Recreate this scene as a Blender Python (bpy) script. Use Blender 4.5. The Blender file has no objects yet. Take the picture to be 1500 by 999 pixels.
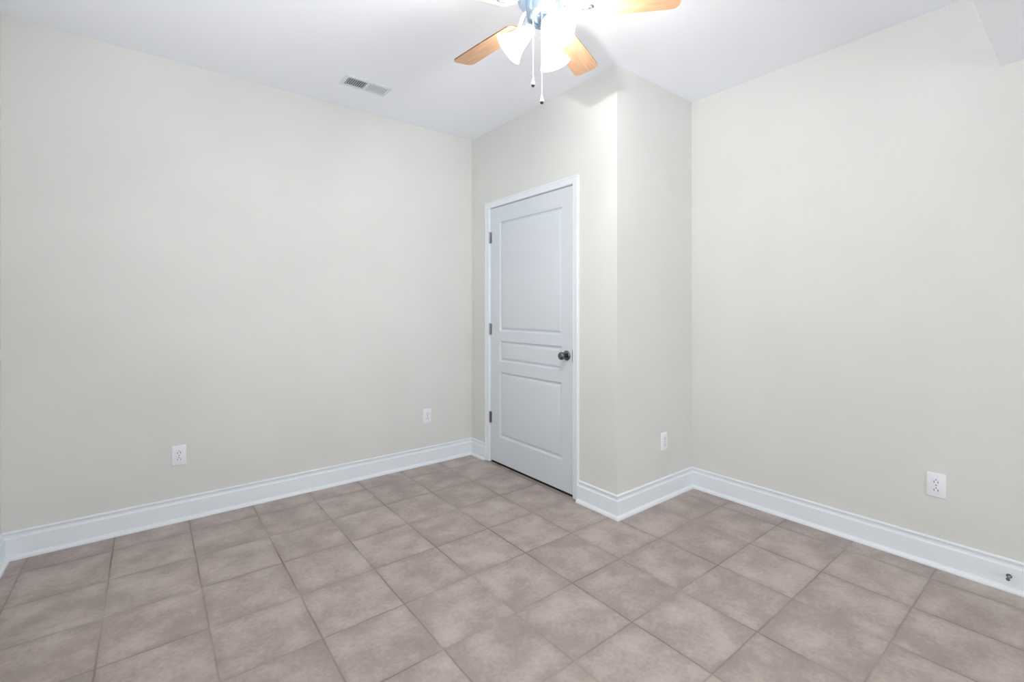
import bpy, bmesh, math
from mathutils import Vector, Matrix

C = bpy.context.scene
COL = C.collection
R = math.radians

# ------------------------------------------------------------------ room measures (metres)
D1 = 3.370      # plane of the long wall with two outlets (faces -y)
XA = 2.2022     # plane of the wall that holds the door (faces -x)
YB = 1.7884     # plane of the short return wall (faces -y)
XC = 3.0183     # plane of the right wall (faces -x)
XL = -0.5783    # plane of the left wall (faces +x)
YR = -3.10      # plane of the rear wall, behind the camera (faces +y)
H = 2.7104      # ceiling height
SOF_Y, SOF_Z = 0.281, 2.345
# wide opening added to the unseen rear wall to let fill light in
WX0, WX1, WZ0, WZ1 = 0.15, 2.45, 0.05, 2.10
# unseen side window added to the left wall to let fill light in
VY0, VY1, VZ0, VZ1 = 0.45, 2.15, 0.85, 2.10

# ------------------------------------------------------------------ camera
cam_d = bpy.data.cameras.new('camera')
cam_d.sensor_width = 36.0
cam_d.lens = 677.09 / 1500 * 36.0
cam_d.shift_y = -(499.5 - 452.9) / 1500
cam_d.clip_start = 0.02
cam = bpy.data.objects.new('camera', cam_d)
cam.location = (0, 0, 1.25)
cam.rotation_euler = (R(90), 0, R(51.883 - 90))
COL.objects.link(cam)
C.camera = cam

# ------------------------------------------------------------------ view, world, added fill lights
C.view_settings.view_transform = 'Standard'
C.view_settings.look = 'None'
C.view_settings.gamma = 1.0
C.view_settings.use_curve_mapping = False
C.view_settings.exposure = 1.10
C.cycles.use_denoising = True
C.cycles.max_bounces = 12
C.cycles.diffuse_bounces = 8
C.cycles.transparent_max_bounces = 16
C.cycles.sample_clamp_indirect = 6.0

W = bpy.data.worlds.new('daylight')
C.world = W
W.use_nodes = True
W.node_tree.nodes['Background'].inputs[0].default_value = (0.90, 0.95, 1.0, 1)
W.node_tree.nodes['Background'].inputs[1].default_value = 0.4

REAR_FILL_POWER = 26.5       # added fill light at the invented rear window
SIDE_FILL_POWER = 9.8      # added fill light at the invented side window
LAMP_POWER = 7.9       # each of the fan's three bulbs
FILL_COLOR = (0.985, 0.99, 1.0)
LAMP_COLOR = (1.0, 0.985, 0.955)

ad = bpy.data.lights.new('added_rear_fill', 'AREA')
ad.shape = 'RECTANGLE'
ad.size = WX1 - WX0
ad.size_y = WZ1 - WZ0
ad.energy = REAR_FILL_POWER
ad.color = FILL_COLOR
al = bpy.data.objects.new('added_rear_fill', ad)
al.location = ((WX0 + WX1) / 2, YR - 0.25, (WZ0 + WZ1) / 2)
al.rotation_euler = (R(122), 0, 0)      # added fill lamp, tilted up to brighten ceiling and upper walls
COL.objects.link(al)

sd = bpy.data.lights.new('added_side_fill', 'AREA')
sd.shape = 'RECTANGLE'
sd.size = VY1 - VY0
sd.size_y = VZ1 - VZ0
sd.energy = SIDE_FILL_POWER
sd.color = FILL_COLOR
sl = bpy.data.objects.new('added_side_fill', sd)
sl.location = (XL - 0.16, (VY0 + VY1) / 2, (VZ0 + VZ1) / 2)
sl.rotation_euler = (R(130), 0, R(-90))   # towards +x, second added fill lamp, tilted up for the ceiling
COL.objects.link(sl)


# ------------------------------------------------------------------ materials
def srgb(r, g, b):
    f = lambda c: (c / 255 / 12.92) if c / 255 <= 0.04045 else ((c / 255 + 0.055) / 1.055) ** 2.4
    return (f(r), f(g), f(b), 1.0)


def new_mat(name, color, rough=0.5, metal=0.0, spec=0.5):
    m = bpy.data.materials.new(name)
    m.use_nodes = True
    b = m.node_tree.nodes['Principled BSDF']
    b.inputs['Base Color'].default_value = color
    b.inputs['Roughness'].default_value = rough
    b.inputs['Metallic'].default_value = metal
    b.inputs['Specular IOR Level'].default_value = spec
    return m


def add_bump(m, scale, strength, dist=0.001, detail=4.0, stretch=(1, 1, 1)):
    nt = m.node_tree
    tc = nt.nodes.new('ShaderNodeTexCoord')
    mp = nt.nodes.new('ShaderNodeMapping')
    mp.inputs['Scale'].default_value = stretch
    n = nt.nodes.new('ShaderNodeTexNoise')
    n.inputs['Scale'].default_value = scale
    n.inputs['Detail'].default_value = detail
    bp = nt.nodes.new('ShaderNodeBump')
    bp.inputs['Strength'].default_value = strength
    bp.inputs['Distance'].default_value = dist
    nt.links.new(tc.outputs['Object'], mp.inputs['Vector'])
    nt.links.new(mp.outputs[0], n.inputs['Vector'])
    nt.links.new(n.outputs['Fac'], bp.inputs['Height'])
    nt.links.new(bp.outputs[0], nt.nodes['Principled BSDF'].inputs['Normal'])
    return n


def vary(m, c1, c2, scale, detail=3.0, stretch=(1, 1, 1), lo=0.35, hi=0.65):
    """Base colour wandering between two tones of the same surface."""
    nt = m.node_tree
    tc = nt.nodes.new('ShaderNodeTexCoord')
    mp = nt.nodes.new('ShaderNodeMapping')
    mp.inputs['Scale'].default_value = stretch
    n = nt.nodes.new('ShaderNodeTexNoise')
    n.inputs['Scale'].default_value = scale
    n.inputs['Detail'].default_value = detail
    rp = nt.nodes.new('ShaderNodeValToRGB')
    rp.color_ramp.elements[0].position = lo
    rp.color_ramp.elements[0].color = c1
    rp.color_ramp.elements[1].position = hi
    rp.color_ramp.elements[1].color = c2
    nt.links.new(tc.outputs['Object'], mp.inputs['Vector'])
    nt.links.new(mp.outputs[0], n.inputs['Vector'])
    nt.links.new(n.outputs['Fac'], rp.inputs['Fac'])
    nt.links.new(rp.outputs[0], nt.nodes['Principled BSDF'].inputs['Base Color'])


M = {}
M['wall'] = new_mat('wall_paint', srgb(219, 220, 217), 0.55, spec=0.3)
vary(M['wall'], srgb(218, 219, 216), srgb(221, 222, 219), 2.5)
add_bump(M['wall'], 260, 0.12, 0.0006)
M['ceiling'] = new_mat('ceiling_paint', srgb(245, 248, 254), 0.85, spec=0.2)
add_bump(M['ceiling'], 200, 0.12, 0.0006)
M['trim'] = new_mat('white_trim_paint', srgb(230, 236, 241), 0.28, spec=0.5)
add_bump(M['trim'], 60, 0.03, 0.0005)
M['door'] = new_mat('white_door_paint', srgb(213, 220, 226), 0.38, spec=0.45)
add_bump(M['door'], 90, 0.22, 0.0006, 6.0, (1.0, 1.0, 0.06))
M['plastic'] = new_mat('white_plastic', srgb(238, 240, 246), 0.3)
add_bump(M['plastic'], 80, 0.02, 0.0003)
M['slot'] = new_mat('dark_slot', srgb(84, 84, 90), 0.6)
vary(M['slot'], srgb(78, 78, 84), srgb(90, 90, 96), 300)
M['nickel'] = new_mat('brushed_nickel', srgb(150, 152, 156), 0.28, metal=1.0)
add_bump(M['nickel'], 300, 0.05, 0.0003, 3.0, (1, 1, 0.1))
M['dark_nickel'] = new_mat('dark_satin_nickel', srgb(112, 113, 118), 0.25, metal=1.0)
add_bump(M['dark_nickel'], 300, 0.05, 0.0003)
M['pewter'] = new_mat('blue_grey_pewter', srgb(150, 166, 182), 0.32, metal=0.85)
add_bump(M['pewter'], 220, 0.05, 0.0003)
M['vent'] = new_mat('white_vent_enamel', srgb(224, 228, 234), 0.4)
add_bump(M['vent'], 120, 0.02, 0.0003)
M['duct'] = new_mat('grey_duct', srgb(128, 131, 135), 0.7)
vary(M['duct'], srgb(124, 128, 132), srgb(134, 137, 141), 30)
M['chain'] = new_mat('pale_chain_metal', srgb(226, 228, 232), 0.35, metal=0.3)
add_bump(M['chain'], 500, 0.05, 0.0002)
M['rubber'] = new_mat('grey_rubber', srgb(96, 98, 104), 0.7)
add_bump(M['rubber'], 400, 0.05, 0.0003)
M['void'] = new_mat('painted_gap_shade', srgb(40, 34, 30), 0.9)  # dark colour standing in for the shade under the door
vary(M['void'], srgb(36, 30, 27), srgb(44, 38, 34), 20)

# blades: light oak veneer, grain along the blade (local x)
M['oak'] = new_mat('oak_veneer', srgb(214, 160, 112), 0.4)
vary(M['oak'], srgb(196, 150, 113), srgb(219, 178, 143), 7.0, 6.0, (0.9, 9.0, 1.0), 0.3, 0.7)
M['oak_edge'] = new_mat('oak_edge_band', srgb(120, 86, 62), 0.5)
vary(M['oak_edge'], srgb(112, 80, 58), srgb(128, 92, 66), 12, 4.0, (1, 8, 1))


def glow_mat(name, color, strength, transparent):
    m = bpy.data.materials.new(name)
    m.use_nodes = True
    nt = m.node_tree
    nt.nodes.clear()
    out = nt.nodes.new('ShaderNodeOutputMaterial')
    em = nt.nodes.new('ShaderNodeEmission')
    em.inputs['Color'].default_value = color
    tc = nt.nodes.new('ShaderNodeTexCoord')
    n = nt.nodes.new('ShaderNodeTexNoise')
    n.inputs['Scale'].default_value = 18
    mr = nt.nodes.new('ShaderNodeMapRange')
    mr.inputs['To Min'].default_value = strength * 0.9
    mr.inputs['To Max'].default_value = strength * 1.1
    nt.links.new(tc.outputs['Object'], n.inputs['Vector'])
    nt.links.new(n.outputs['Fac'], mr.inputs['Value'])
    nt.links.new(mr.outputs[0], em.inputs['Strength'])
    if transparent <= 0:
        nt.links.new(em.outputs[0], out.inputs['Surface'])
        return m
    tr = nt.nodes.new('ShaderNodeBsdfTransparent')
    tl = nt.nodes.new('ShaderNodeBsdfTranslucent')
    tl.inputs['Color'].default_value = (0.9, 0.9, 0.9, 1)
    ad_ = nt.nodes.new('ShaderNodeAddShader')
    mx = nt.nodes.new('ShaderNodeMixShader')
    mx.inputs[0].default_value = transparent
    nt.links.new(em.outputs[0], ad_.inputs[0])
    nt.links.new(tl.outputs[0], ad_.inputs[1])
    nt.links.new(ad_.outputs[0], mx.inputs[1])
    nt.links.new(tr.outputs[0], mx.inputs[2])
    nt.links.new(mx.outputs[0], out.inputs['Surface'])
    return m


M['shade'] = glow_mat('frosted_glass_lit', (1.0, 0.985, 0.96, 1), 0.45, 0.80)
M['bulb'] = glow_mat('lit_bulb', (1.0, 0.96, 0.9, 1), 4.0, 0.88)


def tile_mat():
    m = new_mat('ceramic_floor_tile', srgb(170, 152, 146), 0.42, spec=0.4)
    nt = m.node_tree
    N, L = nt.nodes.new, nt.links.new
    bsdf = nt.nodes['Principled BSDF']
    S, X0, Y0 = 0.33333, 1.851, 1.489
    geo = N('ShaderNodeTexCoord')
    # a little waviness so the joints are not ruler straight
    wn = N('ShaderNodeTexNoise'); wn.inputs['Scale'].default_value = 9; wn.inputs['Detail'].default_value = 2
    L(geo.outputs['Object'], wn.inputs['Vector'])
    wsub = N('ShaderNodeVectorMath'); wsub.operation = 'SUBTRACT'; wsub.inputs[1].default_value = (0.5, 0.5, 0.5)
    L(wn.outputs['Color'], wsub.inputs[0])
    wsc = N('ShaderNodeVectorMath'); wsc.operation = 'SCALE'; wsc.inputs['Scale'].default_value = 0.006
    L(wsub.outputs[0], wsc.inputs[0])
    pos = N('ShaderNodeVectorMath'); pos.operation = 'ADD'
    L(geo.outputs['Object'], pos.inputs[0]); L(wsc.outputs[0], pos.inputs[1])
    sh = N('ShaderNodeVectorMath'); sh.operation = 'SUBTRACT'; sh.inputs[1].default_value = (X0, Y0, -0.5 * S)
    L(pos.outputs[0], sh.inputs[0])
    sc = N('ShaderNodeVectorMath'); sc.operation = 'SCALE'; sc.inputs['Scale'].default_value = 1 / S
    L(sh.outputs[0], sc.inputs[0])
    fr = N('ShaderNodeVectorMath'); fr.operation = 'FRACTION'
    L(sc.outputs[0], fr.inputs[0])
    fl = N('ShaderNodeVectorMath'); fl.operation = 'FLOOR'
    L(sc.outputs[0], fl.inputs[0])
    sep = N('ShaderNodeSeparateXYZ'); L(fr.outputs[0], sep.inputs[0])

    def math_(op, a, b=None, clamp=False):
        n = N('ShaderNodeMath'); n.operation = op; n.use_clamp = clamp
        for i, v in enumerate((a, b)):
            if v is None:
                continue
            if isinstance(v, (int, float)):
                n.inputs[i].default_value = v
            else:
                L(v, n.inputs[i])
        return n.outputs[0]

    def edge(o):                       # distance (in tiles) to the nearest joint
        return math_('SUBTRACT', 0.5, math_('ABSOLUTE', math_('SUBTRACT', o, 0.5)))
    ex, ey = edge(sep.outputs[0]), edge(sep.outputs[1])

    def ramp(v, lo, hi):
        mr = N('ShaderNodeMapRange'); mr.interpolation_type = 'SMOOTHSTEP'
        mr.inputs['From Min'].default_value = lo; mr.inputs['From Max'].default_value = hi
        mr.inputs['To Min'].default_value = 1.0; mr.inputs['To Max'].default_value = 0.0
        L(v, mr.inputs['Value'])
        return mr.outputs[0]
    # joint strength wanders along its length: some stretches are worn nearly tile-coloured
    jn = N('ShaderNodeTexNoise'); jn.inputs['Scale'].default_value = 2.2; jn.inputs['Detail'].default_value = 2
    L(geo.outputs['Object'], jn.inputs['Vector'])
    jm = N('ShaderNodeMapRange'); jm.inputs['From Min'].default_value = 0.38; jm.inputs['From Max'].default_value = 0.68
    jm.inputs['To Min'].default_value = 0.12; jm.inputs['To Max'].default_value = 1.0
    L(jn.outputs['Fac'], jm.inputs['Value'])
    gx = math_('MULTIPLY', ramp(ex, 0.006, 0.015), 1.0)
    gy = math_('MULTIPLY', ramp(ey, 0.006, 0.015), 0.8)
    g = math_('MAXIMUM', gx, gy)
    gvis = math_('MULTIPLY', g, jm.outputs[0], True)
    # mottled glaze
    off = N('ShaderNodeVectorMath'); off.operation = 'SCALE'; off.inputs['Scale'].default_value = 7.31
    L(fl.outputs[0], off.inputs[0])
    pp = N('ShaderNodeVectorMath'); pp.operation = 'ADD'
    L(geo.outputs['Object'], pp.inputs[0]); L(off.outputs[0], pp.inputs[1])
    n1 = N('ShaderNodeTexNoise'); n1.inputs['Scale'].default_value = 6.0; n1.inputs['Detail'].default_value = 3; n1.inputs['Roughness'].default_value = 0.55
    L(pp.outputs[0], n1.inputs['Vector'])
    n2 = N('ShaderNodeTexNoise'); n2.inputs['Scale'].default_value = 55; n2.inputs['Detail'].default_value = 4; n2.inputs['Roughness'].default_value = 0.65
    L(pp.outputs[0], n2.inputs['Vector'])
    wh = N('ShaderNodeTexWhiteNoise'); wh.noise_dimensions = '3D'
    L(fl.outputs[0], wh.inputs['Vector'])
    # the glaze is browner towards the tile rims, in broken patches
    rim = math_('MULTIPLY', ramp(math_('MINIMUM', ex, ey), 0.0, 0.13), math_('MULTIPLY', n1.outputs['Fac'], 0.17))
    v = math_('ADD', math_('MULTIPLY', n1.outputs['Fac'], 1.0), math_('MULTIPLY', n2.outputs['Fac'], 0.48))
    v = math_('ADD', v, math_('MULTIPLY', wh.outputs['Value'], 0.10))
    v = math_('SUBTRACT', v, rim)
    rp = N('ShaderNodeValToRGB')
    e = rp.color_ramp.elements
    e[0].position = 0.42; e[0].color = srgb(145, 132, 126)
    e[1].position = 0.98; e[1].color = srgb(188, 176, 170)
    m1 = e.new(0.70); m1.color = srgb(163, 150, 144)
    L(v, rp.inputs['Fac'])
    mix = N('ShaderNodeMix'); mix.data_type = 'RGBA'
    L(gvis, mix.inputs[0])
    L(rp.outputs[0], mix.inputs[6])
    mix.inputs[7].default_value = srgb(119, 106, 96)
    L(mix.outputs[2], bsdf.inputs['Base Color'])
    rr = N('ShaderNodeMapRange')
    rr.inputs['To Min'].default_value = 0.36; rr.inputs['To Max'].default_value = 0.52
    L(n1.outputs['Fac'], rr.inputs['Value'])
    L(rr.outputs[0], bsdf.inputs['Roughness'])
    hgt = math_('SUBTRACT', math_('MULTIPLY', n2.outputs['Fac'], 0.12), math_('MAXIMUM', ramp(ex, 0.003, 0.014), ramp(ey, 0.003, 0.014)))
    bp = N('ShaderNodeBump'); bp.inputs['Strength'].default_value = 0.35; bp.inputs['Distance'].default_value = 0.002
    L(hgt, bp.inputs['Height'])
    L(bp.outputs[0], bsdf.inputs['Normal'])
    return m


M['tile'] = tile_mat()


# ------------------------------------------------------------------ helpers
def link(name, bm, mats, parent=None, smooth=False, matrix=None):
    me = bpy.data.meshes.new(name)
    bmesh.ops.remove_doubles(bm, verts=bm.verts, dist=1e-6)
    bmesh.ops.recalc_face_normals(bm, faces=bm.faces)
    bm.to_mesh(me)
    bm.free()
    for m in (mats if isinstance(mats, (list, tuple)) else [mats]):
        me.materials.append(m)
    if smooth:
        me.polygons.foreach_set('use_smooth', [True] * len(me.polygons))
        me.set_sharp_from_angle(angle=R(smooth if smooth is not True else 40))
    o = bpy.data.objects.new(name, me)
    COL.objects.link(o)
    if parent:
        o.parent = parent
    if matrix is not None:
        o.matrix_local = matrix
    return o


def tag(o, label, cat, kind=None, group=None):
    o['label'] = label
    o['category'] = cat
    if kind:
        o['kind'] = kind
    if group:
        o['group'] = group
    return o


def empty(name, loc, rz=0.0):
    o = bpy.data.objects.new(name, None)
    o.empty_display_size = 0.05
    o.location = loc
    o.rotation_euler = (0, 0, rz)
    COL.objects.link(o)
    return o


def box(bm, lo, hi, bev=0.0, seg=2):
    x0, y0, z0 = lo
    x1, y1, z1 = hi
    r = bmesh.ops.create_cube(bm, size=1.0)
    vs = r['verts']
    for v in vs:
        v.co = Vector(((x0 + x1) / 2 + v.co.x * (x1 - x0), (y0 + y1) / 2 + v.co.y * (y1 - y0), (z0 + z1) / 2 + v.co.z * (z1 - z0)))
    if bev > 0:
        es = list({e for v in vs for e in v.link_edges})
        bmesh.ops.bevel(bm, geom=es, offset=bev, segments=seg, affect='EDGES', profile=0.5)


def lathe(bm, prof, seg=32, mtx=None, caps=True):
    """prof: (radius, height) pairs turned about local z."""
    rings = []
    for (r_, z_) in prof:
        if r_ < 1e-6:
            rings.append([bm.verts.new((0, 0, z_))])
        else:
            rings.append([bm.verts.new((r_ * math.cos(2 * math.pi * i / seg), r_ * math.sin(2 * math.pi * i / seg), z_)) for i in range(seg)])
    for a, b in zip(rings[:-1], rings[1:]):
        if len(a) == 1 and len(b) == 1:
            continue
        for i in range(seg):
            j = (i + 1) % seg
            if len(a) == 1:
                bm.faces.new((a[0], b[i], b[j]))
            elif len(b) == 1:
                bm.faces.new((a[i], b[0], a[j]))
            else:
                bm.faces.new((a[i], b[i], b[j], a[j]))
    if caps:
        for rg in (rings[0], rings[-1]):
            if len(rg) > 1:
                bm.faces.new(rg)
    if mtx is not None:
        for rg in rings:
            for v in rg:
                v.co = mtx @ v.co


def axis_matrix(origin, direction):
    d = Vector(direction).normalized()
    return Matrix.Translation(Vector(origin)) @ d.to_track_quat('Z', 'Y').to_matrix().to_4x4()


def tube(bm, pts, rad, seg=8):
    pts = [Vector(p) for p in pts]
    rings = []
    for i, p in enumerate(pts):
        t = (pts[min(i + 1, len(pts) - 1)] - pts[max(i - 1, 0)]).normalized()
        q = t.to_track_quat('Z', 'Y')
        rr = rad[i] if isinstance(rad, (list, tuple)) else rad
        rings.append([bm.verts.new(p + q @ Vector((rr * math.cos(2 * math.pi * k / seg), rr * math.sin(2 * math.pi * k / seg), 0))) for k in range(seg)])
    for a, b in zip(rings[:-1], rings[1:]):
        for i in range(seg):
            bm.faces.new((a[i], a[(i + 1) % seg], b[(i + 1) % seg], b[i]))
    bm.faces.new(rings[0])
    bm.faces.new(rings[-1])


# ------------------------------------------------------------------ the room shell
T = 0.11


def shell(name, boxes, mat, label, cat):
    bm = bmesh.new()
    for lo, hi in boxes:
        box(bm, lo, hi)
    return tag(link(name, bm, mat), label, cat, 'structure')


shell('floor', [((XL - T, YR - T, -0.08), (XC + T, D1 + T, 0.0))], M['tile'],
      'floor of square mottled beige-brown ceramic tiles with thin dark grout joints', 'floor')
shell('ceiling', [((XL - T, SOF_Y, H), (XC + T, D1 + T, H + 0.1))], M['ceiling'],
      'flat cool white painted ceiling above the fan', 'ceiling')
shell('soffit', [((XL, YR, SOF_Z), (XC, SOF_Y, H + 0.1))], M['ceiling'],
      'lower boxed-in piece of white ceiling at the top corner over the long outlet wall', 'ceiling soffit')
shell('wall_back', [((XL - T, D1, 0), (XC + T, D1 + T, H))], M['wall'],
      'long plain off-white wall with two outlets low down, under the ceiling vent', 'wall')
DOOR_Y0, DOOR_Y1, DOOR_Z1 = 2.154, 3.090, 2.070
OY0, OY1, OZ1 = DOOR_Y0 - 0.024, DOOR_Y1 + 0.024, DOOR_Z1 + 0.024
shell('wall_door', [((XA, YB, 0), (XA + T, OY0, H)), ((XA, OY1, 0), (XA + T, D1, H)), ((XA, OY0, OZ1), (XA + T, OY1, H))],
      M['wall'], 'narrow off-white wall around the white panelled door', 'wall')
shell('wall_return', [((XA + T, YB, 0), (XC, YB + T, H))], M['wall'],
      'short off-white return wall with one outlet, between the door wall corner and the long wall', 'wall')
shell('wall_right', [((XC, YR - T, 0), (XC + T, D1, H))], M['wall'],
      'wide off-white wall with one outlet and a door stop on its baseboard', 'wall')
shell('wall_left', [((XL - T, YR - T, 0), (XL, VY0, H)), ((XL - T, VY1, 0), (XL, D1, H)),
                    ((XL - T, VY0, 0), (XL, VY1, VZ0)), ((XL - T, VY0, VZ1), (XL, VY1, H))], M['wall'],
      'sliver of off-white side wall at the edge of the picture', 'wall')
shell('wall_rear', [((XL, YR - T, 0), (WX0, YR, H)), ((WX1, YR - T, 0), (XC, YR, H)),
                    ((WX0, YR - T, 0), (WX1, YR, WZ0)), ((WX0, YR - T, WZ1), (WX1, YR, H))], M['wall'],
      'off-white wall behind the camera with an added wide window', 'wall')


# baseboards: tall moulded board with a quarter-round shoe
BASE = [(0, 0), (0.0345, 0), (0.0345, 0.003)]
for k in range(1, 7):
    a = R(90 * k / 6)
    BASE.append((0.016 + 0.0185 * math.cos(a), 0.003 + 0.0175 * math.sin(a)))
BASE += [(0.016, 0.1015), (0.0155, 0.1045), (0.0140, 0.1060), (0.0095, 0.1075), (0.0080, 0.1100), (0.0078, 0.1200), (0.0085, 0.1240), (0.0105, 0.1265), (0.0112, 0.1300), (0.0105, 0.1335), (0.0075, 0.1365), (0.003, 0.1380), (0, 0.1380)]


def base_run(bm, p0, p1, n, e0, e1):
    """e: +1 inside corner, -1 outside corner, 0 square cut."""
    p0, p1, n = Vector((*p0, 0)), Vector((*p1, 0)), Vector((*n, 0))
    u = (p1 - p0).normalized()
    ra = [bm.verts.new(p0 + n * d + u * (d * e0) + Vector((0, 0, z))) for d, z in BASE]
    rb = [bm.verts.new(p1 + n * d - u * (d * e1) + Vector((0, 0, z))) for d, z in BASE]
    k = len(BASE)
    for i in range(k):
        j = (i + 1) % k
        bm.faces.new((ra[i], ra[j], rb[j], rb[i]))
    bm.faces.new(ra)
    bm.faces.new(rb)


CAS_Y0, CAS_Y1 = 2.098, 3.150      # outer edges of the door casing


def baseboard(name, runs, label):
    bm = bmesh.new()
    for r_ in runs:
        base_run(bm, *r_)
    return tag(link(name, bm, M['trim'], smooth=30), label, 'baseboard', 'structure')


baseboard('baseboard_back', [((XL, D1), (XA, D1), (0, -1), 1, 1)], 'tall white moulded baseboard along the long wall with two outlets')
baseboard('baseboard_door', [((XA, D1), (XA, CAS_Y1), (-1, 0), 1, 0), ((XA, CAS_Y0), (XA, YB), (-1, 0), 0, -1)],
          'short lengths of white baseboard on either side of the door')
baseboard('baseboard_return', [((XA, YB), (XC, YB), (0, -1), -1, 1)], 'short white baseboard on the return wall beside the outer corner')
baseboard('baseboard_right', [((XC, YB), (XC, YR), (-1, 0), 1, 1)], 'tall white baseboard carrying the door stop')
baseboard('baseboard_left', [((XL, D1), (XL, YR), (1, 0), 1, 1)], 'white baseboard on the side wall at the edge of the picture')
baseboard('baseboard_rear', [((XL, YR), (WX0 - 0.07, YR), (0, 1), 1, 0), ((WX1 + 0.07, YR), (XC, YR), (0, 1), 0, 1)], 'white baseboard on the wall behind the camera')

# unseen window added behind the camera to light the room
bm = bmesh.new()
box(bm, (WX0 - 0.07, YR - 0.001, WZ0 - 0.07), (WX0, YR + 0.018, WZ1 + 0.07), 0.003)
box(bm, (WX1, YR - 0.001, WZ0 - 0.07), (WX1 + 0.07, YR + 0.018, WZ1 + 0.07), 0.003)
box(bm, (WX0, YR - 0.001, WZ1), (WX1, YR + 0.018, WZ1 + 0.07), 0.003)
box(bm, (WX0 - 0.07, YR - 0.06, WZ0 - 0.03), (WX1 + 0.07, YR + 0.045, WZ0), 0.004)
for xa, xb in ((WX0, WX0 + 0.04), ((WX0 + WX1) / 2 - 0.03, (WX0 + WX1) / 2 + 0.03), (WX1 - 0.04, WX1)):
    box(bm, (xa, YR - 0.08, WZ0), (xb, YR - 0.04, WZ1))
for za, zb_ in ((WZ0, WZ0 + 0.04), ((WZ0 + WZ1) / 2 - 0.02, (WZ0 + WZ1) / 2 + 0.02), (WZ1 - 0.04, WZ1)):
    box(bm, (WX0, YR - 0.08, za), (WX1, YR - 0.04, zb_))
tag(link('added_window_1', bm, M['trim']), 'white framed window, unseen, added behind the camera to light the room', 'window', 'structure')

# unseen window added in the side wall to light the room
bm = bmesh.new()
for lo, hi in (((VY0 - 0.06, VZ0 - 0.06), (VY0, VZ1 + 0.06)), ((VY1, VZ0 - 0.06), (VY1 + 0.06, VZ1 + 0.06)), ((VY0, VZ1), (VY1, VZ1 + 0.06)), ((VY0, VZ0 - 0.06), (VY1, VZ0))):
    box(bm, (XL - 0.001, lo[0], lo[1]), (XL + 0.016, hi[0], hi[1]), 0.003)
for ya, yb in ((VY0, VY0 + 0.035), (VY1 - 0.035, VY1)):
    box(bm, (XL - 0.09, ya, VZ0), (XL - 0.05, yb, VZ1))
for za, zb_ in ((VZ0, VZ0 + 0.035), ((VZ0 + VZ1) / 2 - 0.02, (VZ0 + VZ1) / 2 + 0.02), (VZ1 - 0.035, VZ1)):
    box(bm, (XL - 0.09, VY0 + 0.035, za), (XL - 0.05, VY1 - 0.035, zb_))
tag(link('added_window_2', bm, M['trim']), 'white framed sash window, unseen, added to the side wall to light the room', 'window', 'structure')

# ------------------------------------------------------------------ door casing and jambs
CASP = [(0.0, 0.0), (0.0, 0.0155), (0.0035, 0.0175), (0.009, 0.0175), (0.013, 0.0150), (0.018, 0.0150), (0.030, 0.0125),
        (0.040, 0.0105), (0.043, 0.0120), (0.047, 0.0115), (0.050, 0.0090), (0.050, 0.0)]   # (inwards from outer edge, out of wall)
CZ1 = DOOR_Z1 + 0.006 + 0.050


def casing(bm):
    rings = []
    for (py, pz, sy, sz) in ((CAS_Y0, 0.006, 1, 0), (CAS_Y0, CZ1, 1, -1), (CAS_Y1, CZ1, -1, -1), (CAS_Y1, 0.004, -1, 0)):
        rings.append([bm.verts.new((XA - d, py + sy * w, pz + sz * w)) for w, d in CASP])
    k = len(CASP)
    for a, b in zip(rings[:-1], rings[1:]):
        for i in range(k):
            j = (i + 1) % k
            bm.faces.new((a[i], a[j], b[j], b[i]))
    bm.faces.new(rings[0])
    bm.faces.new(rings[-1])


bm = bmesh.new()
casing(bm)
JT = 0.020
box(bm, (XA, OY0, 0.004), (XA + T, DOOR_Y0 - 0.003, OZ1), 0.0015, 1)
box(bm, (XA, DOOR_Y1 + 0.003, 0.004), (XA + T, OY1, OZ1), 0.0015, 1)
box(bm, (XA, DOOR_Y0 - 0.003, DOOR_Z1 + 0.004), (XA + T, DOOR_Y1 + 0.003, OZ1), 0.0015, 1)
box(bm, (XA + 0.042, DOOR_Y0 - 0.003, 0.004), (XA + 0.054, DOOR_Y0 + 0.010, DOOR_Z1 + 0.004))
box(bm, (XA + 0.042, DOOR_Y1 - 0.010, 0.004), (XA + 0.054, DOOR_Y1 + 0.003, DOOR_Z1 + 0.004))
box(bm, (XA + 0.042, DOOR_Y0 + 0.010, DOOR_Z1 - 0.010), (XA + 0.054, DOOR_Y1 - 0.010, DOOR_Z1 + 0.004))
tag(link('trim_1', bm, M['trim'], smooth=25), 'white moulded casing and jambs framing the panelled door', 'door frame', 'structure')

# ------------------------------------------------------------------ the door
door = empty('door_1', (XA, (DOOR_Y0 + DOOR_Y1) / 2, 0.0))
tag(door, 'closed white three-panel door with a round dark nickel knob', 'door', 'structure')
DC = (DOOR_Y0 + DOOR_Y1) / 2


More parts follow.
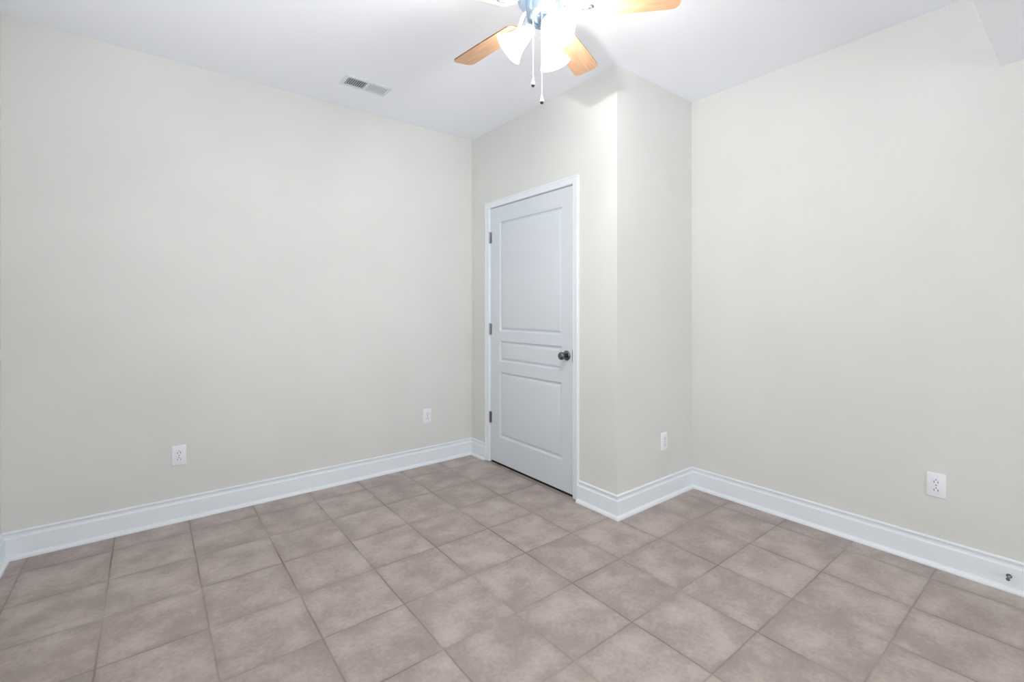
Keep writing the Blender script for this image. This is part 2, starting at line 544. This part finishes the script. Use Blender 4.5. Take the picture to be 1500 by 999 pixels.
def door_leaf():
    bm = bmesh.new()
    x0, x1 = 0.003, 0.038
    y0, y1, z0, z1 = DOOR_Y0 - DC, DOOR_Y1 - DC, 0.020, DOOR_Z1
    py0, py1 = 2.262 - DC, 2.972 - DC
    panels = [(0.226, 0.750), (0.832, 0.998), (1.074, 1.946)]
    ys = [y0, py0, py1, y1]
    zs = [z0]
    for a, b in panels:
        zs += [a, b]
    zs.append(z1)

    def quad(a, b, c, d):
        bm.faces.new([bm.verts.new(p) for p in (a, b, c, d)])
    for i in range(3):
        for k in range(len(zs) - 1):
            if i == 1 and k % 2 == 1:
                continue
            quad((x0, ys[i], zs[k]), (x0, ys[i + 1], zs[k]), (x0, ys[i + 1], zs[k + 1]), (x0, ys[i], zs[k + 1]))
    # stepped moulding of each panel: (inset, depth below the face)
    prof = [(0, 0), (0.0015, 0.0035), (0.004, 0.0085), (0.008, 0.0120), (0.014, 0.0135), (0.018, 0.0125), (0.022, 0.0085), (0.032, 0.0040), (0.040, 0.0030)]
    for a, b in panels:
        lp = []
        for ins, dep in prof:
            lp.append([(x0 + dep, py0 + ins, a + ins), (x0 + dep, py1 - ins, a + ins), (x0 + dep, py1 - ins, b - ins), (x0 + dep, py0 + ins, b - ins)])
        for p, q in zip(lp[:-1], lp[1:]):
            for i in range(4):
                j = (i + 1) % 4
                quad(p[i], p[j], q[j], q[i])
        quad(*lp[-1])
    # back and edges
    quad((x1, y0, z0), (x1, y0, z1), (x1, y1, z1), (x1, y1, z0))
    for i in range(3):
        quad((x0, ys[i], z0), (x0, ys[i + 1], z0), (x1, ys[i + 1], z0), (x1, ys[i], z0))
        quad((x0, ys[i], z1), (x0, ys[i + 1], z1), (x1, ys[i + 1], z1), (x1, ys[i], z1))
    for k in range(len(zs) - 1):
        for yy in (y0, y1):
            quad((x0, yy, zs[k]), (x0, yy, zs[k + 1]), (x1, yy, zs[k + 1]), (x1, yy, zs[k]))
    return bm


leaf = link('door_leaf', door_leaf(), M['door'], door, smooth=22)

bm = bmesh.new()
box(bm, (0.012, DOOR_Y0 - DC, 0.001), (0.034, DOOR_Y1 - DC, 0.021))  # strip added to paint the gap under the door as dark shade
shade_strip = link('gap_shade_strip', bm, M['void'], door)
shade_strip['label'] = 'dark strip standing in for the shade in the gap under the door'

for zc in (1.835, 1.087, 0.368):
    bm = bmesh.new()
    for k in range(5):
        z_ = zc - 0.045 + k * 0.018
        lathe(bm, [(0.0060, z_ + 0.0006), (0.0068, z_ + 0.0014), (0.0068, z_ + 0.0166), (0.0060, z_ + 0.0174)], 12, Matrix.Translation((-0.0065, 3.0915 - DC, 0)))
    lathe(bm, [(0.0, zc + 0.049), (0.003, zc + 0.048), (0.004, zc + 0.0455), (0.003, zc + 0.044)], 10, Matrix.Translation((-0.0065, 3.0915 - DC, 0)))
    box(bm, (-0.0020, 3.0780 - DC, zc - 0.044), (0.0025, 3.0900 - DC, zc + 0.044))
    h = link('hinge', bm, M['nickel'], door, smooth=40)
    h['label'] = 'grey nickel hinge'

KY, KZ = 2.214 - DC, 0.939
knob = empty('door_knob', (0, 0, 0))
knob.parent = door
knob['label'] = 'round dark nickel door knob'
mk = axis_matrix((0.003, KY, KZ), (-1, 0, 0))
bm = bmesh.new()
lathe(bm, [(0.0, 0.0), (0.0335, 0.0), (0.0335, 0.004), (0.031, 0.0075), (0.024, 0.0105), (0.017, 0.012), (0.0, 0.012)], 36, mk)
link('rosette', bm, M['dark_nickel'], knob, smooth=35)
bm = bmesh.new()
lathe(bm, [(0.0, 0.011), (0.012, 0.011), (0.011, 0.020), (0.0115, 0.027), (0.016, 0.032), (0.0225, 0.037), (0.0262, 0.045), (0.0265, 0.053), (0.0240, 0.0605), (0.019, 0.0645), (0.012, 0.066), (0.0, 0.0665)], 36, mk)
link('knob', bm, M['dark_nickel'], knob, smooth=35)
bm = bmesh.new()
box(bm, (-0.0012, DOOR_Y0 - 0.006 - DC, KZ - 0.044), (0.0035, DOOR_Y0 + 0.0065 - DC, KZ + 0.044), 0.001, 1)
lp = link('latch_plate', bm, M['dark_nickel'], door)
lp['label'] = 'dark latch plate at the door edge'


# ------------------------------------------------------------------ wall outlets (local: plate in xz, facing -y)
def stadium(bm, cx, cz, w, h, y0, y1, seg=8):
    """Receptacle face: circle with flat top and bottom."""
    r_ = w / 2
    pts = []
    for k in range(4 * seg):
        a = 2 * math.pi * k / (4 * seg)
        pts.append((cx + r_ * math.cos(a), max(-h / 2, min(h / 2, r_ * math.sin(a))) + cz))
    a_ = [bm.verts.new((x, y0, z)) for x, z in pts]
    b_ = [bm.verts.new((x, y1, z)) for x, z in pts]
    n = len(pts)
    for i in range(n):
        bm.faces.new((a_[i], a_[(i + 1) % n], b_[(i + 1) % n], b_[i]))
    bm.faces.new(a_)
    bm.faces.new(b_)


def make_outlet():
    root = empty('wall_outlet', (0, 0, 0))
    bm = bmesh.new()
    w, h, d = 0.0355, 0.058, 0.0062
    box(bm, (-w, -d, -h), (w, 0.0, h))
    es = [e for e in bm.edges if all(v.co.y < -0.001 for v in e.verts) or abs(e.verts[0].co.y - e.verts[1].co.y) > 0.001]
    bmesh.ops.bevel(bm, geom=es, offset=0.0035, segments=3, affect='EDGES', profile=0.5)
    link('cover_plate', bm, M['plastic'], root, smooth=35)
    for cz in (0.0195, -0.0195):
        bm = bmesh.new()
        stadium(bm, 0, cz, 0.034, 0.0285, -d + 0.001, -d - 0.0016)
        f = link('receptacle', bm, M['plastic'], root, smooth=40)
        bm = bmesh.new()
        box(bm, (-0.0087, -d - 0.0019, cz - 0.0090), (-0.0059, -d - 0.0010, cz + 0.0015))
        box(bm, (0.0059, -d - 0.0019, cz - 0.0085), (0.0087, -d - 0.0010, cz + 0.0010))
        lathe(bm, [(0, 0), (0.0026, 0), (0.0026, 0.0009), (0, 0.0009)], 14, axis_matrix((0, -d - 0.0010, cz + 0.0072), (0, -1, 0)))
        s = link('slot', bm, M['slot'], f)
        s['label'] = 'dark slots and earth hole of one socket'
    bm = bmesh.new()
    lathe(bm, [(0, 0), (0.0032, 0), (0.0032, 0.0008), (0.002, 0.0013), (0, 0.0014)], 14, axis_matrix((0, -d, 0), (0, -1, 0)))
    link('screw', bm, M['nickel'], root, smooth=40)
    return root


def copy_tree(o, parent=None):
    c = o.copy()
    COL.objects.link(c)
    if parent:
        c.parent = parent
    for ch in list(o.children):
        copy_tree(ch, c)
    return c


OUTLETS = [
    ((0.138, D1, 0.386), 0.0, 'white duplex wall outlet on the long wall, below open wall and far from the door'),
    ((1.770, D1, 0.388), 0.0, 'white duplex wall outlet on the long wall close to the door corner'),
    ((2.683, YB, 0.376), 0.0, 'white duplex wall outlet on the short return wall beside the outer corner'),
    ((XC, 0.496, 0.393), R(-90), 'white duplex wall outlet on the wide wall above the door stop'),
]
proto = make_outlet()
for i, (loc, rz, lab) in enumerate(OUTLETS):
    o = proto if i == 0 else copy_tree(proto)
    o.location = loc
    o.rotation_euler = (0, 0, rz)
    tag(o, lab, 'outlet', None, 'duplex outlets low on the walls')

# ------------------------------------------------------------------ ceiling vent
vent = empty('ceiling_vent', (1.113, 2.962, H))
tag(vent, 'white rectangular ceiling vent with two banks of grey louvres', 'vent')
VX, VY = 0.1275, 0.048       # half size of the grille opening
bm = bmesh.new()
fo = 0.022
for lo, hi in (((-VX - fo, -VY - fo), (VX + fo, -VY)), ((-VX - fo, VY), (VX + fo, VY + fo)), ((-VX - fo, -VY), (-VX, VY)), ((VX, -VY), (VX + fo, VY))):
    box(bm, (lo[0], lo[1], -0.006), (hi[0], hi[1], 0.0))
box(bm, (-0.006, -VY, -0.006), (0.006, VY, -0.001))
link('frame', bm, M['vent'], vent)
bm = bmesh.new()
box(bm, (-VX, -VY, -0.0012), (VX, VY, -0.0004))
b_ = link('duct_opening', bm, M['duct'], vent)
b_['label'] = 'grey duct behind the louvres'
for sx, tilt in ((-1, -35), (1, 35)):
    for k in range(9):
        x_ = sx * (0.0135 + k * 0.0132)
        bm = bmesh.new()
        box(bm, (-0.0042, -VY, -0.0004), (0.0042, VY, 0.0004))
        bmesh.ops.transform(bm, matrix=Matrix.Translation((x_, 0, -0.0042)) @ Matrix.Rotation(R(tilt), 4, 'Y'), verts=bm.verts)
        link('louvre', bm, M['vent'], vent)

# ------------------------------------------------------------------ door stop on the right baseboard
stop = empty('door_stop', (XC - 0.016, 0.252, 0.066))
tag(stop, 'small dark metal door stop screwed to the white baseboard', 'door stop')
ms = axis_matrix((0, 0, 0), (-1, 0, 0))
bm = bmesh.new()
lathe(bm, [(0, 0), (0.0095, 0), (0.0095, 0.002), (0.007, 0.005), (0.005, 0.007), (0, 0.007)], 20, ms)
link('base', bm, M['dark_nickel'], stop, smooth=35)
bm = bmesh.new()
pts = []
for k in range(0, 12 * 9 + 1):
    a = 2 * math.pi * k / 12
    pts.append((-0.006 - 0.030 * k / 108, 0.0036 * math.cos(a), 0.0036 * math.sin(a)))
tube(bm, pts, 0.0012, 6)
lathe(bm, [(0.0028, 0.006), (0.0028, 0.037)], 12, ms)
link('spring', bm, M['nickel'], stop, smooth=50)
bm = bmesh.new()
lathe(bm, [(0, 0.034), (0.0055, 0.034), (0.0065, 0.037), (0.0065, 0.043), (0.0050, 0.0465), (0, 0.0472)], 18, ms)
t_ = link('rubber_tip', bm, M['rubber'], stop, smooth=40)

# ------------------------------------------------------------------ ceiling fan with three lit shades
FX, FY = 1.247, 1.391
fan = empty('ceiling_fan', (FX, FY, H))
tag(fan, 'ceiling fan with light oak blades and three lit frosted bell shades', 'ceiling fan')


def fz(z):                     # world height -> fan-local height
    return z - H


ZB = 2.450
bm = bmesh.new()
lathe(bm, [(0, fz(2.7104)), (0.085, fz(2.7104)), (0.088, fz(2.700)), (0.088, fz(2.690)), (0.075, fz(2.676)), (0.058, fz(2.668)), (0, fz(2.668))], 48)
link('canopy', bm, M['pewter'], fan, smooth=35)
bm = bmesh.new()
lathe(bm, [(0, fz(2.670)), (0.070, fz(2.670)), (0.105, fz(2.655)), (0.118, fz(2.632)), (0.120, fz(2.560)), (0.116, fz(2.535)), (0.104, fz(2.515)),
           (0.100, fz(2.508)), (0.098, fz(2.488)), (0.090, fz(2.480)), (0, fz(2.480))], 56)
link('motor_housing', bm, M['pewter'], fan, smooth=30)
bm = bmesh.new()
lathe(bm, [(0, fz(2.482)), (0.066, fz(2.482)), (0.069, fz(2.474)), (0.067, fz(2.450)), (0.066, fz(2.440)), (0.063, fz(2.425)), (0.055, fz(2.411)),
           (0.040, fz(2.400)), (0.020, fz(2.394)), (0.012, fz(2.390)), (0.010, fz(2.382)), (0.006, fz(2.376)), (0, fz(2.375))], 48)
link('switch_housing', bm, M['pewter'], fan, smooth=30)

PHASE = 95.0
for k in range(5):
    az = R(PHASE - 72 * k)
    mb = Matrix.Rotation(az, 4, 'Z') @ Matrix.Translation((0, 0, fz(ZB))) @ Matrix.Rotation(R(-11), 4, 'X')
    # blade outline in local x (outwards) / y
    r0, r1 = 0.140, 0.536
    half = lambda r_: 0.048 + 0.013 * math.sin(min(1.0, (r_ - r0) / (r1 - r0)) * math.pi / 2)
    up = []
    for i in range(5):
        a = math.pi / 2 * i / 4
        up.append((r0 + 0.022 - 0.022 * math.cos(a), half(r0) - 0.022 + 0.022 * math.sin(a)))
    for i in range(1, 10):
        rr = r0 + 0.022 + (r1 - 0.028 - r0 - 0.022) * i / 10
        up.append((rr, half(rr)))
    for i in range(7):
        a = math.pi / 2 * i / 6
        up.append((r1 - 0.028 + 0.028 * math.sin(a), half(r1) - 0.028 + 0.028 * math.cos(a)))
    outline = up + [(x, -y) for x, y in reversed(up)]
    bm = bmesh.new()
    ts = 0.0028
    a_ = [bm.verts.new((x, y, -ts)) for x, y in outline]
    b_ = [bm.verts.new((x, y, ts)) for x, y in outline]
    n = len(outline)
    bm.faces.new(a_)
    bm.faces.new(b_)
    for i in range(n):
        f = bm.faces.new((a_[i], a_[(i + 1) % n], b_[(i + 1) % n], b_[i]))
        f.material_index = 1
    bl = link('blade', bm, [M['oak'], M['oak_edge']], fan, matrix=mb)
    # blade iron: arm from the motor rim, widening to a plate screwed under the blade
    bm = bmesh.new()
    st = [(0.075, 0.036, 0.013, 0.0075), (0.098, 0.028, 0.0125, 0.0065), (0.118, 0.008, 0.012, 0.0055), (0.136, -0.0065, 0.0125, 0.0045), (0.155, -0.0075, 0.0145, 0.0042),
          (0.180, -0.0075, 0.0150, 0.0040), (0.193, -0.0075, 0.0125, 0.0038), (0.199, -0.0072, 0.006, 0.0032)]
    rings = []
    for (x, z, hw, ht) in st:
        rings.append([bm.verts.new((x, hw * math.cos(2 * math.pi * q / 12), z + ht * math.sin(2 * math.pi * q / 12))) for q in range(12)])
    for p, q in zip(rings[:-1], rings[1:]):
        for i in range(12):
            bm.faces.new((p[i], p[(i + 1) % 12], q[(i + 1) % 12], q[i]))
    bm.faces.new(rings[0])
    bm.faces.new(rings[-1])
    link('blade_iron', bm, M['pewter'], bl, smooth=50)
    bm = bmesh.new()
    for (x, y) in ((0.160, 0.0), (0.186, 0.0)):
        lathe(bm, [(0, -0.0125), (0.0032, -0.0122), (0.0042, -0.0108), (0.0042, -0.009), (0, -0.009)], 10, Matrix.Translation((x, y, 0)))
    link('screw', bm, M['nickel'], bl, smooth=40)

TILT = R(42)
SH = [(0.0235, 0.000), (0.0250, 0.006), (0.0290, 0.016), (0.0335, 0.030), (0.0370, 0.046), (0.0410, 0.062), (0.0465, 0.078), (0.0535, 0.092), (0.0610, 0.103), (0.0672, 0.110)]
for az_d, share in ((138, 0.28), (25, 0.22), (254, 2.50)):
    az = R(az_d)
    d = Vector((math.cos(az) * math.cos(TILT), math.sin(az) * math.cos(TILT), -math.sin(TILT)))
    neck = Vector((math.cos(az) * 0.056, math.sin(az) * 0.056, fz(2.376)))
    ma = axis_matrix(neck, d)
    # socket cup and arm
    bm = bmesh.new()
    tube(bm, [Vector((math.cos(az) * 0.022, math.sin(az) * 0.022, fz(2.412))), neck - d * 0.026, neck - d * 0.012], 0.011, 14)
    lathe(bm, [(0, -0.020), (0.016, -0.020), (0.022, -0.014), (0.027, -0.004), (0.0275, 0.006), (0.0262, 0.007), (0.0, 0.0)], 28, ma)
    link('lamp_socket', bm, M['pewter'], fan, smooth=35)
    bm = bmesh.new()
    tck = 0.0026
    outer = SH
    inner = [(r_ - tck, z_) for r_, z_ in reversed(SH)]
    lathe(bm, outer + [(SH[-1][0] - tck * 0.5, SH[-1][1] + 0.0012)] + inner, 48, ma, caps=False)
    sh = link('lamp_shade', bm, M['shade'], fan, smooth=60)
    sh['label'] = 'lit frosted glass bell shade'
    bm = bmesh.new()
    lathe(bm, [(0, 0.008), (0.011, 0.008), (0.012, 0.022), (0.016, 0.034), (0.0205, 0.046), (0.0220, 0.056), (0.0205, 0.066), (0.0150, 0.0745), (0.0075, 0.0785), (0, 0.0795)], 24, ma)
    link('bulb', bm, M['bulb'], sh, smooth=60)
    ld = bpy.data.lights.new('bulb_light', 'POINT')
    ld.energy = LAMP_POWER * share
    ld.color = LAMP_COLOR
    ld.shadow_soft_size = 0.015
    lo_ = bpy.data.objects.new('bulb_light', ld)
    lo_.location = Vector((FX, FY, H)) + neck + d * 0.056
    COL.objects.link(lo_)

# pull chains, hanging from the side of the switch housing that faces the camera
def right_fwd(lat, dep):       # offset in the fan's own plan: across and along the diagonal of the room
    a = R(51.883)
    return Vector((math.sin(a) * lat + math.cos(a) * dep, -math.cos(a) * lat + math.sin(a) * dep, 0))


for lat, dep, z0, z1, name_l in ((-0.040, -0.054, 2.415, 2.152, 'shorter pull chain with a small bell fob'), (-0.006, -0.060, 2.410, 2.083, 'longer pull chain with a small bell fob')):
    o_ = right_fwd(lat, dep)
    bm = bmesh.new()
    tube(bm, [(o_.x * 0.9, o_.y * 0.9, fz(z0 + 0.006)), (o_.x, o_.y, fz(z0)), (o_.x, o_.y, fz(z0 - 0.02)), (o_.x, o_.y, fz(z1 + 0.005))], 0.0013, 8)
    nb = int((z0 - z1) / 0.0055)
    for i in range(nb):
        z_ = z0 - i * 0.0055
        if z_ < z1 + 0.004:
            break
        lathe(bm, [(0, -0.0019), (0.0016, -0.001), (0.0019, 0), (0.0016, 0.001), (0, 0.0019)], 6, Matrix.Translation((o_.x, o_.y, fz(z_))))
    ch = link('pull_chain', bm, M['chain'], fan, smooth=60)
    ch['label'] = name_l
    bm = bmesh.new()
    lathe(bm, [(0, 0.006), (0.0022, 0.005), (0.0030, 0.000), (0.0050, -0.010), (0.0078, -0.020), (0.0085, -0.024), (0, -0.0245)], 20, Matrix.Translation((o_.x, o_.y, fz(z1))))
    link('fob', bm, M['plastic'], ch, smooth=40)
    bm = bmesh.new()
    lathe(bm, [(0, -0.0240), (0.0072, -0.0240), (0.0066, -0.0295), (0.0035, -0.0320), (0, -0.0325)], 20, Matrix.Translation((o_.x, o_.y, fz(z1))))
    link('fob_tip', bm, M['dark_nickel'], ch, smooth=40)
